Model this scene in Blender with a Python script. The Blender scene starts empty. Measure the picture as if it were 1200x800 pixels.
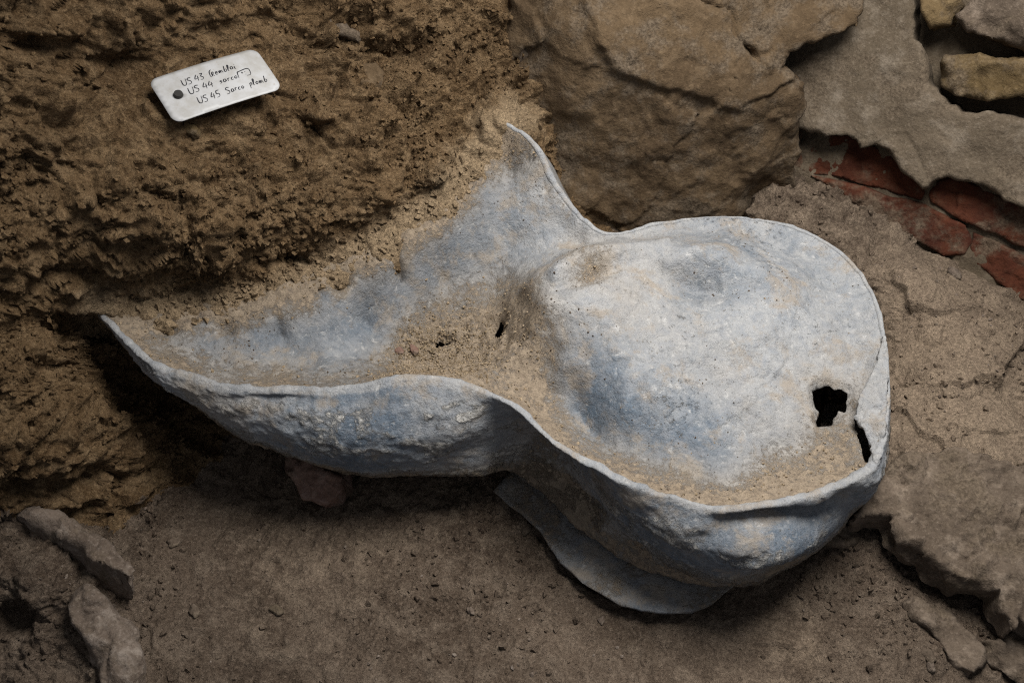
import bpy, math, random
import numpy as np
from mathutils import Vector, Matrix
from mathutils.geometry import delaunay_2d_cdt

random.seed(7); np.random.seed(7)
sc = bpy.context.scene
C = sc.collection

# ------------------------------------------------------------------ camera
TH = math.radians(50.0); DIST = 0.85; LENS = 35.0
TGT = np.array([0.0, 0.0, 0.07])
FWD = np.array([0.0, math.cos(TH), -math.sin(TH)])
UPV = np.array([0.0, math.sin(TH), math.cos(TH)])
CAM = TGT - DIST * FWD
K = (18.0 / LENS) / 600.0
cam_d = bpy.data.cameras.new('camera'); cam = bpy.data.objects.new('camera', cam_d); C.objects.link(cam)
cam_d.lens = LENS; cam_d.sensor_width = 36.0; cam_d.clip_start = 0.01; cam_d.clip_end = 100.0
cam.location = CAM; cam.rotation_euler = (math.pi / 2 - TH, 0, 0)
cam_d.dof.use_dof = True; cam_d.dof.focus_distance = 0.80; cam_d.dof.aperture_fstop = 9.0
sc.camera = cam
sc.cycles.use_denoising = False
sc.cycles.filter_width = 1.15

# ------------------------------------------------------------------ light
w = bpy.data.worlds.new('World'); sc.world = w; w.use_nodes = True
bgn = w.node_tree.nodes['Background']
bgn.inputs[0].default_value = (0.62, 0.66, 0.75, 1); bgn.inputs[1].default_value = 0.25

def area(name, loc, target, size, power, col):
    l = bpy.data.lights.new(name, 'AREA'); l.shape = 'DISK'; l.size = size; l.energy = power; l.color = col
    o = bpy.data.objects.new(name, l); C.objects.link(o)
    l.spread = math.radians(130)
    o.location = loc
    o.rotation_euler = (Vector(target) - Vector(loc)).to_track_quat('-Z', 'Y').to_euler()
    return o
area('work_lamp', (0.22, -0.03, 0.86), (0.11, -0.05, 0.10), 0.40, 6.0, (1.0, 0.985, 0.965))

sc.view_settings.view_transform = 'Standard'
sc.view_settings.look = 'None'
sc.view_settings.exposure = 0.22
sc.view_settings.gamma = 1.0

# ------------------------------------------------------------------ maths helpers
def ray(px, py):
    return FWD + (px - 600.0) * K * np.array([1.0, 0, 0]) + (400.0 - py) * K * UPV
def PZ(px, py, z):
    d = ray(px, py); t = (z - CAM[2]) / d[2]; return CAM + t * d
def PT(px, py, t):
    return CAM + t * ray(px, py)
def PP(px, py, o, n):
    d = ray(px, py); t = np.dot(n, o - CAM) / np.dot(n, d); return CAM + t * d
def project(P):
    r = P - CAM; t = r @ FWD
    return np.stack([600 + r[:, 0] / t / K, 400 - (r @ UPV) / t / K], 1)

def h32(i, j, k, seed):
    h = (i.astype(np.int64) * 374761393 + j.astype(np.int64) * 668265263 + k.astype(np.int64) * 2147483647 + seed * 974634599) & 0xffffffff
    h = ((h ^ (h >> 13)) * 1274126177) & 0xffffffff
    h = ((h ^ (h >> 16)) * 2246822519) & 0xffffffff
    return ((h ^ (h >> 15)) & 0xffffff).astype(np.float32) / np.float32(0xffffff)
def vnoise(P, seed=0):
    P = P.astype(np.float32); I = np.floor(P); F = P - I
    F = F * F * F * (F * (F * 6 - 15) + 10); I = I.astype(np.int64); out = 0
    for dx in (0, 1):
        wx = F[:, 0] if dx else 1 - F[:, 0]
        for dy in (0, 1):
            wy = F[:, 1] if dy else 1 - F[:, 1]
            for dz in (0, 1):
                wz = F[:, 2] if dz else 1 - F[:, 2]
                out = out + wx * wy * wz * h32(I[:, 0] + dx, I[:, 1] + dy, I[:, 2] + dz, seed)
    return out * 2 - 1
def fbm(P, freq, octs=4, seed=0, gain=0.5, billow=False):
    a = 1.0; s = 0; f = freq
    for o in range(octs):
        v = vnoise(P * f + 17.3 * o, seed + o)
        s = s + a * ((1 - 2 * np.abs(v)) if billow else v)
        a *= gain; f *= 2.03
    return s
def worley(P2, freq, seed=0):
    """2-D cells: F1, F2 distance and a per-cell random."""
    Q = P2 * freq; I = np.floor(Q).astype(np.int64)
    f1 = np.full(len(Q), 9.0); f2 = f1.copy(); cid = np.zeros(len(Q)); cx = np.zeros((len(Q), 2))
    z = np.zeros(len(Q), np.int64)
    for dx in (-1, 0, 1):
        for dy in (-1, 0, 1):
            i, j = I[:, 0] + dx, I[:, 1] + dy
            c = np.stack([i + h32(i, j, z, seed), j + h32(i, j, z + 1, seed)], 1)
            d = np.sqrt(((Q - c) ** 2).sum(1)); m = d < f1
            f2 = np.where(m, f1, np.minimum(f2, d)); cid = np.where(m, h32(i, j, z + 2, seed), cid)
            cx = np.where(m[:, None], Q - c, cx); f1 = np.where(m, d, f1)
    return f1, f2, cid, cx
def facets(P2, freq, seed=0):
    """chipped stone: every cell is its own tilted plane"""
    f1, f2, cid, cx = worley(P2, freq, seed)
    ang = cid * 6.283; return (cx[:, 0] * np.cos(ang) + cx[:, 1] * np.sin(ang)) + (cid - .5)
def sst(a, b, x):
    t = np.clip((x - a) / (b - a), 0, 1); return t * t * (3 - 2 * t)

class RBF:
    def __init__(s, X, V, smooth=0.0):
        s.X = np.asarray(X, float); V = np.asarray(V, float)
        if V.ndim == 1: V = V[:, None]
        n = len(s.X); A = np.zeros((n + 3, n + 3))
        A[:n, :n] = s.k(s.X, s.X) - smooth * np.eye(n)
        A[:n, n] = 1; A[:n, n + 1:] = s.X; A[n, :n] = 1; A[n + 1:, :n] = s.X.T
        s.W = np.linalg.lstsq(A, np.vstack([V, np.zeros((3, V.shape[1]))]), rcond=None)[0]
    def k(s, A, B):
        d2 = ((A[:, None, :] - B[None]) ** 2).sum(2); return np.sqrt(d2 + 1e-12)   # biharmonic, no overshoot
    def __call__(s, Q):
        out = []
        for i in range(0, len(Q), 20000):
            q = Q[i:i + 20000]; out.append(s.k(q, s.X) @ s.W[:-3] + s.W[-3] + q @ s.W[-2:])
        return np.vstack(out)

def spline(pts, step, closed=False):
    """Catmull-Rom through pts (any dimension), resampled evenly."""
    P = np.asarray(pts, float); n = len(P); out = []
    for i in range(n if closed else n - 1):
        if closed: a, b, c, d = P[(i - 1) % n], P[i], P[(i + 1) % n], P[(i + 2) % n]
        else: a, b, c, d = P[max(i - 1, 0)], P[i], P[i + 1], P[min(i + 2, n - 1)]
        for t in np.linspace(0, 1, 24, endpoint=False):
            out.append(.5 * (2 * b + (c - a) * t + (2 * a - 5 * b + 4 * c - d) * t * t + (3 * b - a - 3 * c + d) * t ** 3))
    out.append(P[0] if closed else P[-1]); out = np.array(out)
    L = np.r_[0, np.cumsum(np.linalg.norm(np.diff(out[:, :3], axis=0), axis=1))]
    m = max(4, int(L[-1] / step)); s = np.linspace(0, L[-1], m + 1)
    r = np.stack([np.interp(s, L, out[:, k]) for k in range(out.shape[1])], 1)
    return r[:-1] if closed else r
def in_poly(Q, poly):
    x, y = Q[:, 0], Q[:, 1]; ins = np.zeros(len(Q), bool); n = len(poly)
    for i in range(n):
        x1, y1 = poly[i]; x2, y2 = poly[(i + 1) % n]
        if y1 == y2: continue
        c = ((y1 > y) != (y2 > y)) & (x < (x2 - x1) * (y - y1) / (y2 - y1) + x1); ins ^= c
    return ins
def seg_dist(Q, poly, closed=True):
    d = np.full(len(Q), 1e9); n = len(poly)
    for i in range(n if closed else n - 1):
        a = poly[i]; b = poly[(i + 1) % n]; ab = b - a; L = max((ab ** 2).sum(), 1e-18)
        t = np.clip(((Q - a) @ ab) / L, 0, 1); d = np.minimum(d, np.linalg.norm(Q - a - t[:, None] * ab, axis=1))
    return d
def sdist(Q, poly):
    d = seg_dist(Q, poly); return np.where(in_poly(Q, poly), d, -d)

# ------------------------------------------------------------------ object helpers
def mesh_obj(name, V, F, mat, parent=None, smooth=True):
    me = bpy.data.meshes.new(name)
    V = np.asarray(V, np.float32); F = np.asarray(F)
    if F.ndim == 2:
        k = F.shape[1]; n = len(F)
        me.vertices.add(len(V)); me.vertices.foreach_set('co', V.ravel())
        me.loops.add(n * k); me.loops.foreach_set('vertex_index', F.ravel().astype(np.int32))
        me.polygons.add(n); me.polygons.foreach_set('loop_start', np.arange(0, n * k, k, dtype=np.int32))
        me.update(calc_edges=True); me.validate()
    else:
        me.from_pydata([tuple(v) for v in V], [], [tuple(f) for f in F])
    me.polygons.foreach_set('use_smooth', np.full(len(me.polygons), smooth)); me.update()
    if mat: me.materials.append(mat)
    o = bpy.data.objects.new(name, me); C.objects.link(o)
    if parent is not None: o.parent = parent
    return o
def attr(o, name, vals):
    a = o.data.attributes.new(name, 'FLOAT', 'POINT'); a.data.foreach_set('value', np.asarray(vals, np.float32))
def empty(name):
    o = bpy.data.objects.new(name, None); C.objects.link(o); o.empty_display_size = 0.05; return o
def tag(o, label=None, cat=None, group=None, kind=None):
    if label: o['label'] = label
    if cat: o['category'] = cat
    if group: o['group'] = group
    if kind: o['kind'] = kind
    return o
def vnormals(V, F):
    V = np.asarray(V, float); N = np.zeros_like(V)
    fn = np.cross(V[F[:, 1]] - V[F[:, 0]], V[F[:, 2]] - V[F[:, 0]])
    for k in range(F.shape[1]): np.add.at(N, F[:, k], fn)
    return N / (np.linalg.norm(N, axis=1)[:, None] + 1e-12)
def cdt_region(outline, holes, step, jitter=0.3):
    """triangulate the inside of a 2-D outline; returns points, triangles; the outline comes first"""
    lo, hi = outline.min(0), outline.max(0)
    gx, gy = np.meshgrid(np.arange(lo[0], hi[0], step), np.arange(lo[1], hi[1], step * .87))
    gx = gx + (np.arange(gx.shape[0]) % 2)[:, None] * step * .5
    G = np.stack([gx.ravel(), gy.ravel()], 1); G += (np.random.rand(*G.shape) - .5) * step * jitter
    keep = in_poly(G, outline); G = G[keep]; G = G[seg_dist(G, outline) > step * .55]
    loops = [outline] + holes
    for h in holes: G = G[~in_poly(G, h)]; G = G[seg_dist(G, h) > step * .55]
    pts = np.vstack(loops + [G]); E = []; base = 0
    for l in loops:
        n = len(l); E += [(base + i, base + (i + 1) % n) for i in range(n)]; base += n
    r = delaunay_2d_cdt([Vector(p) for p in pts], E, [], 0, 1e-9)
    P = np.array([tuple(v) for v in r[0]]); T = np.array([f for f in r[2]])
    c = P[T].mean(1); k = in_poly(c, outline)
    for h in holes: k &= ~in_poly(c, h)
    T = T[k]
    a = P[T]; ar = np.cross(a[:, 1] - a[:, 0], a[:, 2] - a[:, 0]); T[ar < 0] = T[ar < 0][:, ::-1]
    return P, T

class Frame:
    def __init__(s, o, n, xdir=(1, 0, 0)):
        s.o = np.asarray(o, float); s.n = np.asarray(n, float); s.n /= np.linalg.norm(s.n)
        x = np.asarray(xdir, float); x -= s.n * x.dot(s.n); s.x = x / np.linalg.norm(x); s.y = np.cross(s.n, s.x)
    def px(s, pts): return np.array([s.to2(PP(p[0], p[1], s.o, s.n)) for p in pts])
    def to2(s, P): r = np.asarray(P) - s.o; return np.stack([r @ s.x, r @ s.y], -1)
    def to3(s, Q, h): return s.o + Q[:, :1] * s.x + Q[:, 1:2] * s.y + np.asarray(h)[:, None] * s.n

def linres(P, step):
    out = []
    for i in range(len(P)):
        a, b = P[i], P[(i + 1) % len(P)]; k = max(1, int(np.linalg.norm(b - a) / step))
        out += [a + (b - a) * j / k for j in range(k)]
    return np.array(out)
def relief(name, fr, outline, mat, thick, edge_r, hfn=None, step=0.003, rough=0.002, parent=None, jag=0.002,
           facet=0.0, ffreq=25, seed=0, rfreq=40, taper=0.0, soft=False):
    """a stone, brick or coat of plaster: front face in relief, rounded arris, sides going back"""
    o2 = spline(outline, step, True) if soft else linres(outline, step)
    if jag:
        q = np.c_[o2, np.full(len(o2), seed * 3.1)]
        o2 = o2 + np.stack([fbm(q, 55, 4, seed + 1), fbm(q, 55, 4, seed + 9)], 1) * jag
    P, T = cdt_region(o2, [], step); d = seg_dist(P, o2)
    q = np.c_[P, np.full(len(P), seed * 1.7)]
    er = edge_r * np.clip(.75 + .9 * fbm(q, 60, 3, seed + 2), .25, 1.8)
    e = np.clip(d / er, 0, 1); h = -er * (1 - np.sqrt(1 - (1 - e) ** 2)) * .9
    q = np.c_[P, np.full(len(P), seed * 1.7)]
    h = h + fbm(q, rfreq, 6, seed + 3, .6) * rough
    if facet: h = h + facets(P + .006 * np.stack([fbm(q, 50, 2, seed + 5), fbm(q, 50, 2, seed + 6)], 1), ffreq, seed) * facet * sst(0, edge_r * 1.2, d) + facets(P + .003 * np.stack([fbm(q, 90, 2, seed + 7), fbm(q, 90, 2, seed + 8)], 1), ffreq * 3.1, seed + 1) * facet * .33
    if hfn is not None: h = h + hfn(P)
    V = fr.to3(P, h); F = [tuple(t) for t in T]
    n = len(o2); bound = list(range(n)); rows = [np.array(bound)]; allV = [V]; cnt = len(V)
    ccw = ((o2[:, 0] * np.roll(o2[:, 1], -1) - np.roll(o2[:, 0], -1) * o2[:, 1]).sum() > 0)
    k = max(2, int(thick / (step * 1.6))); cen = o2.mean(0)
    for j in range(1, k + 1):
        u = j / k; ring = o2 * (1 - taper * u) + cen * taper * u
        R = fr.to3(ring, h[:n] * (1 - u) - thick * u)
        R = R + (fbm(R, rfreq, 4, seed + 4) * rough * 1.5)[:, None] * fr.n
        nn = fr.to3(ring, np.zeros(n)) - fr.to3(np.repeat(cen[None], n, 0), np.zeros(n)); nn /= np.linalg.norm(nn, axis=1)[:, None] + 1e-9
        R = R + nn * (fbm(R, rfreq, 5, seed + 8) * rough * 1.5)[:, None]
        allV.append(R); rows.append(np.arange(cnt, cnt + n)); cnt += n
    V = np.vstack(allV); tri = [np.array(T)]
    for a, b in zip(rows[:-1], rows[1:]):
        a2, b2 = np.roll(a, -1), np.roll(b, -1)
        q1 = np.stack([a, b, b2], 1); q2 = np.stack([a, b2, a2], 1)
        if not ccw: q1, q2 = q1[:, ::-1], q2[:, ::-1]
        tri += [q1, q2]
    return mesh_obj(name, V, np.vstack(tri), mat, parent)

# ------------------------------------------------------------------ materials
class NT:
    def __init__(s, name):
        s.m = bpy.data.materials.new(name); s.m.use_nodes = True; s.t = s.m.node_tree; s.b = s.t.nodes['Principled BSDF']
        s.co = s.t.nodes.new('ShaderNodeTexCoord').outputs['Object']
    def set(s, node, sock, v):
        i = node.inputs[sock]
        if isinstance(v, (int, float)): i.default_value = v
        elif isinstance(v, tuple): i.default_value = v + ((1,) if len(v) == 3 and i.type == 'RGBA' else ())
        else: s.t.links.new(v, i)
    def noise(s, scale, detail=6, rough=.6, dist=0.0, vec=None):
        n = s.t.nodes.new('ShaderNodeTexNoise'); s.set(n, 'Vector', vec or s.co); s.set(n, 'Scale', scale); s.set(n, 'Detail', detail)
        s.set(n, 'Roughness', rough); s.set(n, 'Distortion', dist); return n.outputs[0]
    def vor(s, scale, out='Distance', feat='F1'):
        n = s.t.nodes.new('ShaderNodeTexVoronoi'); n.feature = feat; s.set(n, 'Vector', s.co); s.set(n, 'Scale', scale); return n.outputs[out]
    def ramp(s, v, a, b, lo=0.0, hi=1.0):
        n = s.t.nodes.new('ShaderNodeMapRange'); n.interpolation_type = 'SMOOTHSTEP'; s.set(n, 'Value', v)
        s.set(n, 'From Min', a); s.set(n, 'From Max', b); s.set(n, 'To Min', lo); s.set(n, 'To Max', hi); return n.outputs[0]
    def math(s, op, a, b=0.0):
        n = s.t.nodes.new('ShaderNodeMath'); n.operation = op; s.set(n, 0, a); s.set(n, 1, b); return n.outputs[0]
    def mix(s, f, a, b, mode='MIX'):
        n = s.t.nodes.new('ShaderNodeMix'); n.data_type = 'RGBA'; n.blend_type = mode
        for k, v in ((0, f), (6, a), (7, b)):
            i = n.inputs[k]
            if isinstance(v, (int, float)): i.default_value = v
            elif isinstance(v, tuple): i.default_value = v + (1,)
            else: s.t.links.new(v, i)
        return n.outputs[2]
    def attr(s, name):
        n = s.t.nodes.new('ShaderNodeAttribute'); n.attribute_name = name; return n.outputs['Fac']
    def bump(s, hts):
        prev = None
        for h, dist, st in hts:
            n = s.t.nodes.new('ShaderNodeBump'); s.set(n, 'Height', h); s.set(n, 'Distance', dist); s.set(n, 'Strength', st)
            if prev is not None: s.t.links.new(prev, n.inputs['Normal'])
            prev = n.outputs[0]
        s.t.links.new(prev, s.b.inputs['Normal'])
    def done(s, col, rough=.95, spec=.2):
        s.set(s.b, 'Base Color', col); s.set(s.b, 'Roughness', rough); s.set(s.b, 'Specular IOR Level', spec); return s.m

def soil_mat(name, a, b, c, grit=.6, dry=(.20, .145, .088)):
    m = NT(name)
    big = m.noise(9, 5, .6, .3); mid = m.noise(55, 6, .65); fine = m.noise(380, 4, .7)
    col = m.mix(m.ramp(big, .35, .65), a, b)
    col = m.mix(m.ramp(mid, .42, .70, 0, .7), col, c)
    col = m.mix(m.ramp(fine, .45, .75, 0, .35), col, tuple(min(1, x * 1.9) for x in c))
    col = m.mix(m.ramp(fine, .30, .48, .45, 0), col, tuple(x * .45 for x in a))
    col = m.mix(m.ramp(m.vor(700), .0, .16, .35, 0), col, (.42, .34, .24))
    pl = m.math('ADD', m.attr('pale'), m.math('MULTIPLY', m.math('SUBTRACT', mid, .5), 1.1))
    pcol = m.mix(m.ramp(fine, .35, .7), dry, tuple(x * 1.8 for x in dry))
    col = m.mix(m.ramp(pl, .15, .95, 0, .9), col, pcol)
    m.bump([(mid, .009, .7), (m.noise(170, 5, .7), .006, .9), (fine, .0026, .9), (m.noise(1100, 2, .6), .0006, .6)])
    return m.done(col, .96, .12)
M = {}
M['bank'] = soil_mat('ochre_earth', (.078, .046, .021), (.142, .089, .044), (.218, .147, .080))
M['floor'] = soil_mat('trodden_earth', (.078, .055, .038), (.128, .094, .067), (.185, .142, .104), .8, (.190, .142, .098))
M['crumb'] = soil_mat('earth_crumbs', (.24, .175, .105), (.32, .24, .15), (.42, .33, .23))

def stone_mat(name, a, b, c, scale=1.0, spots=.3, soil=.75):
    m = NT(name)
    big = m.noise(11 * scale, 6, .62, .4); mid = m.noise(60 * scale, 6, .65); fine = m.noise(420, 4, .7)
    col = m.mix(m.ramp(big, .36, .64), a, b)
    col = m.mix(m.ramp(mid, .48, .72, 0, .65), col, c)
    col = m.mix(m.ramp(fine, .5, .8, 0, spots), col, tuple(min(1, x * 1.7) for x in c))
    col = m.mix(m.ramp(fine, .28, .46, .5, 0), col, tuple(x * .5 for x in a))
    col = m.mix(m.ramp(m.noise(23, 6, .7), .47, .62, 0, soil), col, m.mix(m.ramp(fine, .35, .65), (.055, .040, .026), (.13, .098, .066)))
    m.bump([(mid, .005, .5), (m.noise(190, 6, .7), .0022, .7), (fine, .0009, .6)])
    return m.done(col, .93, .18)
M['block'] = stone_mat('ochre_limestone', (.052, .033, .017), (.088, .058, .031), (.145, .100, .058), 1.0, .3, .9)
M['slab'] = stone_mat('grey_brown_stone', (.072, .053, .037), (.125, .094, .068), (.23, .18, .135))
M['pale'] = stone_mat('pale_stone', (.092, .068, .050), (.155, .120, .093), (.31, .26, .215))
M['plaster'] = stone_mat('lime_plaster', (.085, .064, .042), (.130, .100, .069), (.21, .172, .13), .7)
M['mortar'] = stone_mat('dark_mortar', (.075, .056, .036), (.11, .083, .055), (.15, .12, .085))
M['brick'] = stone_mat('red_brick', (.045, .013, .007), (.078, .023, .010), (.085, .042, .024), 1.2, .12, .8)
M['ystone'] = stone_mat('yellow_stone', (.085, .056, .024), (.13, .088, .042), (.20, .145, .08))
M['rstone'] = stone_mat('reddish_stone', (.13, .075, .055), (.19, .12, .09), (.30, .22, .18))

def lead_mat():
    m = NT('weathered_lead')
    dust, blue = m.attr('dust'), m.attr('blue')
    n1 = m.noise(13, 6, .62, .6); n2 = m.noise(48, 8, .7, .5); n3 = m.noise(210, 6, .72, .3); n4 = m.noise(800, 3, .7); n6 = m.noise(110, 7, .74, .25)
    c = lambda n, k: m.math('MULTIPLY', m.math('SUBTRACT', n, .5), k)
    b = m.math('ADD', m.math('ADD', blue, c(n2, 1.2)), m.math('ADD', c(n1, .8), c(n3, .7)))
    col = m.mix(m.ramp(b, .02, .78), (.290, .290, .286), (.082, .110, .142))
    col = m.mix(m.ramp(n6, .44, .66, 0, .70), col, (.20, .215, .235))             # grey mottling
    col = m.mix(m.ramp(m.noise(30, 7, .70, .3), .50, .66, 0, .75), col, (.26, .215, .165))   # soil stains
    wh = m.math('ADD', n6, c(n3, .9))
    col = m.mix(m.ramp(wh, .27, .40, .45, 0), col, (.50, .49, .47))               # white carbonate bloom
    col = m.mix(m.ramp(n3, .59, .68, 0, .55), col, (.13, .13, .13))
    pit = m.math('MULTIPLY', m.ramp(m.vor(260), .10, .22, 1, 0), m.ramp(m.noise(35, 4, .6), .48, .60))
    col = m.mix(m.math('MULTIPLY', pit, .7), col, (.10, .085, .065))               # pits
    col = m.mix(m.ramp(n4, .30, .42, .30, 0), col, (.14, .13, .12))
    cr = m.math('ADD', m.attr('crust'), c(n3, 1.6))
    col = m.mix(m.ramp(cr, .45, .70, 0, .8), col, m.mix(m.ramp(n4, .35, .65), (.36, .33, .28), (.60, .58, .54)))
    d = m.math('ADD', m.math('ADD', dust, c(n2, 1.0)), m.math('ADD', c(n3, 1.3), c(n4, .5)))
    dcol = m.mix(m.ramp(n3, .35, .65), (.165, .120, .078), (.31, .236, .158))
    dcol = m.mix(m.ramp(n4, .35, .65, .55, 0), dcol, (.13, .095, .058))
    dm = m.ramp(d, .46, .86, 0, .85)
    film = m.ramp(m.math('ADD', dust, c(n1, .9)), -.15, .75, 0, .60)               # thin film round the heaps
    col = m.mix(film, col, (.265, .222, .170)); col = m.mix(dm, col, dcol)
    m.bump([(n6, .003, .45), (m.ramp(cr, .40, .75), .0012, .7), (dm, .0012, .5), (n3, .0032, .7), (m.noise(520, 4, .75), .0012, .6), (n4, .0006, .6)])
    return m.done(col, m.math('ADD', m.math('MULTIPLY', dm, .3), .60), .35)
M['lead'] = lead_mat()
def plain(name, col, rough=.6, spec=.4, var=.06, bump=.0002):
    m = NT(name); n = m.noise(120, 5, .6)
    c = m.mix(m.ramp(n, .3, .7), tuple(x * (1 - var) for x in col), tuple(min(1, x * (1 + var)) for x in col))
    m.bump([(n, bump, .4)]); return m.done(c, rough, spec)
def card_mat():
    m = NT('white_plastic_card'); n = m.noise(70, 6, .65); k = m.noise(400, 4, .7)
    col = m.mix(m.ramp(n, .35, .7), (.38, .376, .37), (.30, .288, .265)); col = m.mix(m.ramp(k, .60, .72, 0, .5), col, (.24, .19, .13))
    m.bump([(n, .0004, .4)]); return m.done(col, .5, .4)
M['card'] = card_mat()
M['card_plain'] = plain('white_plastic_card', (.50, .49, .47), .5, .4, .10)
M['ink'] = plain('black_ink', (.012, .012, .016), .6, .3)
M['iron'] = plain('dark_iron', (.02, .018, .016), .6, .4)

# ------------------------------------------------------------------ ground and earth bank (one surface, cut in two)
TF = Frame((0, 0, 0), (0, -.6, .8))
ctl = []                                    # (point, roughness)
def cz(px, py, z, r=.25): ctl.append((PZ(px, py, z), r))
def ct(px, py, t, r=1.0): ctl.append((PT(px, py, t), r))
# trodden floor
for px, py in ((230, 610), (300, 660), (400, 640), (500, 640), (600, 680), (450, 740), (300, 790), (600, 790), (760, 770), (880, 740), (950, 800), (450, 900), (800, 900), (1100, 900), (200, 900)):
    cz(px, py, 0.0, .12)
cz(1000, 720, .0, .35); cz(1080, 740, .004, .4); cz(1020, 660, .004, .4); cz(1180, 790, .0, .4); cz(960, 690, .0, .3); cz(1260, 900, 0, .4)
cz(1110, 690, .0, .4); cz(1060, 650, .0, .4); cz(1170, 725, .0, .4); cz(1090, 630, .0, .4); cz(1140, 650, .0, .4); cz(1200, 670, .0, .4); cz(1060, 612, .0, .4)
for px, py in ((450, 570), (600, 600), (700, 600), (850, 600), (850, 500), (850, 400), (700, 480), (750, 350), (960, 480), (520, 480), (980, 420)): cz(px, py, -.002, .3)
# ledge to the right of the head
for px, py, z in ((1085, 555, .052), (1150, 565, .052), (1230, 580, .052), (1060, 520, .060), (1150, 520, .060), (1080, 440, .066), (1200, 470, .064), (1300, 560, .06),
                  (1080, 370, .074), (1170, 400, .070), (1040, 320, .082), (1110, 335, .074), (1000, 275, .086), (950, 245, .088), (1180, 365, .066), (1300, 420, .062), (890, 245, .075), (1050, 270, .085)):
    cz(px, py, z, .62)
cz(1030, 545, .045, .3)
# behind the bricks
ct(1150, 300, .99); ct(1250, 200, .98); ct(1050, 150, 1.05); ct(1000, 60, 1.05); ct(1200, 40, .98); ct(850, 150, 1.09); ct(850, 0, 1.02); ct(760, 200, 1.09); ct(820, 240, 1.06); ct(720, 80, .97); ct(800, -150, .95); ct(1200, -150, .95)
# contact with the lead on the left and behind it
CON = [(120, 366, .148), (170, 372, .140), (225, 372, .134), (290, 362, .132), (345, 345, .132), (400, 316, .138), (455, 286, .146), (505, 252, .152), (540, 220, .158), (560, 190, .166), (585, 160, .180), (600, 142, .19)]
CON = [tuple(c) for c in spline(np.array(CON) * np.array([1, 1, 1]), 11)]
for px, py, z in CON: cz(px, py, z, .40)
for px, py, z in CON[4:-4]: cz(px + 12, py + 20, z - .012, .3); cz(px - 12, py - 26, z + .010, .45)
for px, py, z in ((200, 420, .06), (300, 420, .05), (400, 400, .05), (450, 360, .06), (550, 300, .07), (600, 250, .08), (640, 260, .07), (690, 290, .06)): cz(px, py, z, .3)
# bank
for px, py, t in ((250, 180, .745), (250, 230, .742), (330, 230, .766), (250, 290, .752), (160, 290, .730), (250, 318, .784), (160, 330, .760),
                  (80, 330, .735), (0, 320, .69), (60, 250, .70), (100, 100, .705), (0, 100, .645), (0, 0, .63), (100, 0, .67), (200, 0, .715), (300, 0, .755), (400, 0, .80), (500, 0, .845), (560, 60, .885), (600, 0, .90), (640, 60, .905), (650, 110, .918),
                  (450, 200, .812), (400, 240, .800), (450, 100, .822), (520, 120, .855), (350, 160, .795), (390, 90, .80), (560, 125, .868), (568, 150, .858), (500, 200, .83), (540, 160, .855),
                  (640, 150, .93), (690, 240, .95), (660, 200, .94), (-100, 0, .58), (-100, 300, .65), (200, -120, .70), (500, -120, .83)):
    ct(px, py, t)
# under the left tip: dark hollow, then the lower face of the bank
for px, py, t in ((125, 400, .830), (145, 430, .845), (180, 470, .86), (230, 510, .87), (90, 430, .775), (60, 400, .735), (20, 440, .71), (60, 480, .735), (110, 490, .765), (40, 540, .735), (110, 545, .765), (160, 520, .80), (0, 500, .70),
                  (170, 570, .815), (130, 600, .795), (-100, 450, .66)):
    ct(px, py, t)
for px, py, dp in ((173, 95, 0), (236, 76, 30), (299, 57, 60), (200, 147, -23), (262, 126, 9), (325, 106, 38), (187, 121, -12), (250, 101, 18), (312, 82, 48)):
    ct(px, py, .724 + dp * K * .724 + .012, .4)
cz(320, 540, -.002, .4)
for px, py, z, r in ((60, 620, .045, .7), (0, 600, .065, .7), (120, 650, .028, .6), (40, 680, .045, .7), (0, 660, .05, .7), (80, 690, .035, .6), (10, 730, .0, .7), (60, 760, .008, .6), (0, 790, .0, .6), (170, 680, .008, .4), (180, 760, .004, .4), (190, 630, .008, .4), (-100, 700, .06, .6)):
    cz(px, py, z, r)
CX = TF.to2(np.array([c[0] for c in ctl])); CH = np.array([(c[0] - TF.o) @ TF.n for c in ctl])
rb = RBF(CX, np.stack([CH, [c[1] for c in ctl]], 1), .0015)
def axis(lo, hi, step, far):
    core = np.arange(lo, hi + 1e-9, step); g = []; s = step; x = 0
    while x < far: s *= 1.12; x += s; g.append(x)
    g = np.array(g); return np.r_[lo - g[::-1], core, hi + g]
ax, ay = axis(-.54, .60, .0016, .5), axis(-.27, .40, .0016, .5)
gx, gy = np.meshgrid(ax, ay); Q = np.stack([gx.ravel(), gy.ravel()], 1)
r = rb(Q); H = r[:, 0]; R = np.clip(r[:, 1], .1, 1.05)
V = TF.to3(Q, H); nx, ny = len(ax), len(ay)
idx = np.arange(nx * ny).reshape(ny, nx)
F = np.stack([idx[:-1, :-1].ravel(), idx[:-1, 1:].ravel(), idx[1:, 1:].ravel(), idx[1:, :-1].ravel()], 1)
warp = np.stack([fbm(V, 18, 3, 11), fbm(V, 18, 3, 12), fbm(V, 18, 3, 13)], 1) * .012
W = V + warp
S = W * np.array([1.0, 1.0, 1.35]) + np.array([0, 0, .25]) * W[:, :1]           # bedding of the fill, sloping a little
f1, f2, cid, _ = worley(TF.to2(W), 42, 5)
g1, g2, gid, _ = worley(TF.to2(W), 110, 8)
msk = sst(-.45, .55, fbm(V, 11, 3, 66))
led = fbm(np.stack([S[:, 0] * .45, S[:, 1] * .45, S[:, 2] * 1.5], 1), 22, 3, 25)
D = .0120 * fbm(S, 9, 3, 21) + .0085 * np.sign(led) * np.abs(led) ** .7 * (.25 + .75 * msk) * .45 + .0045 * fbm(S, 30, 3, 31, .55, True) * msk + .0048 * fbm(S, 75, 4, 41, .62)
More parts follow.
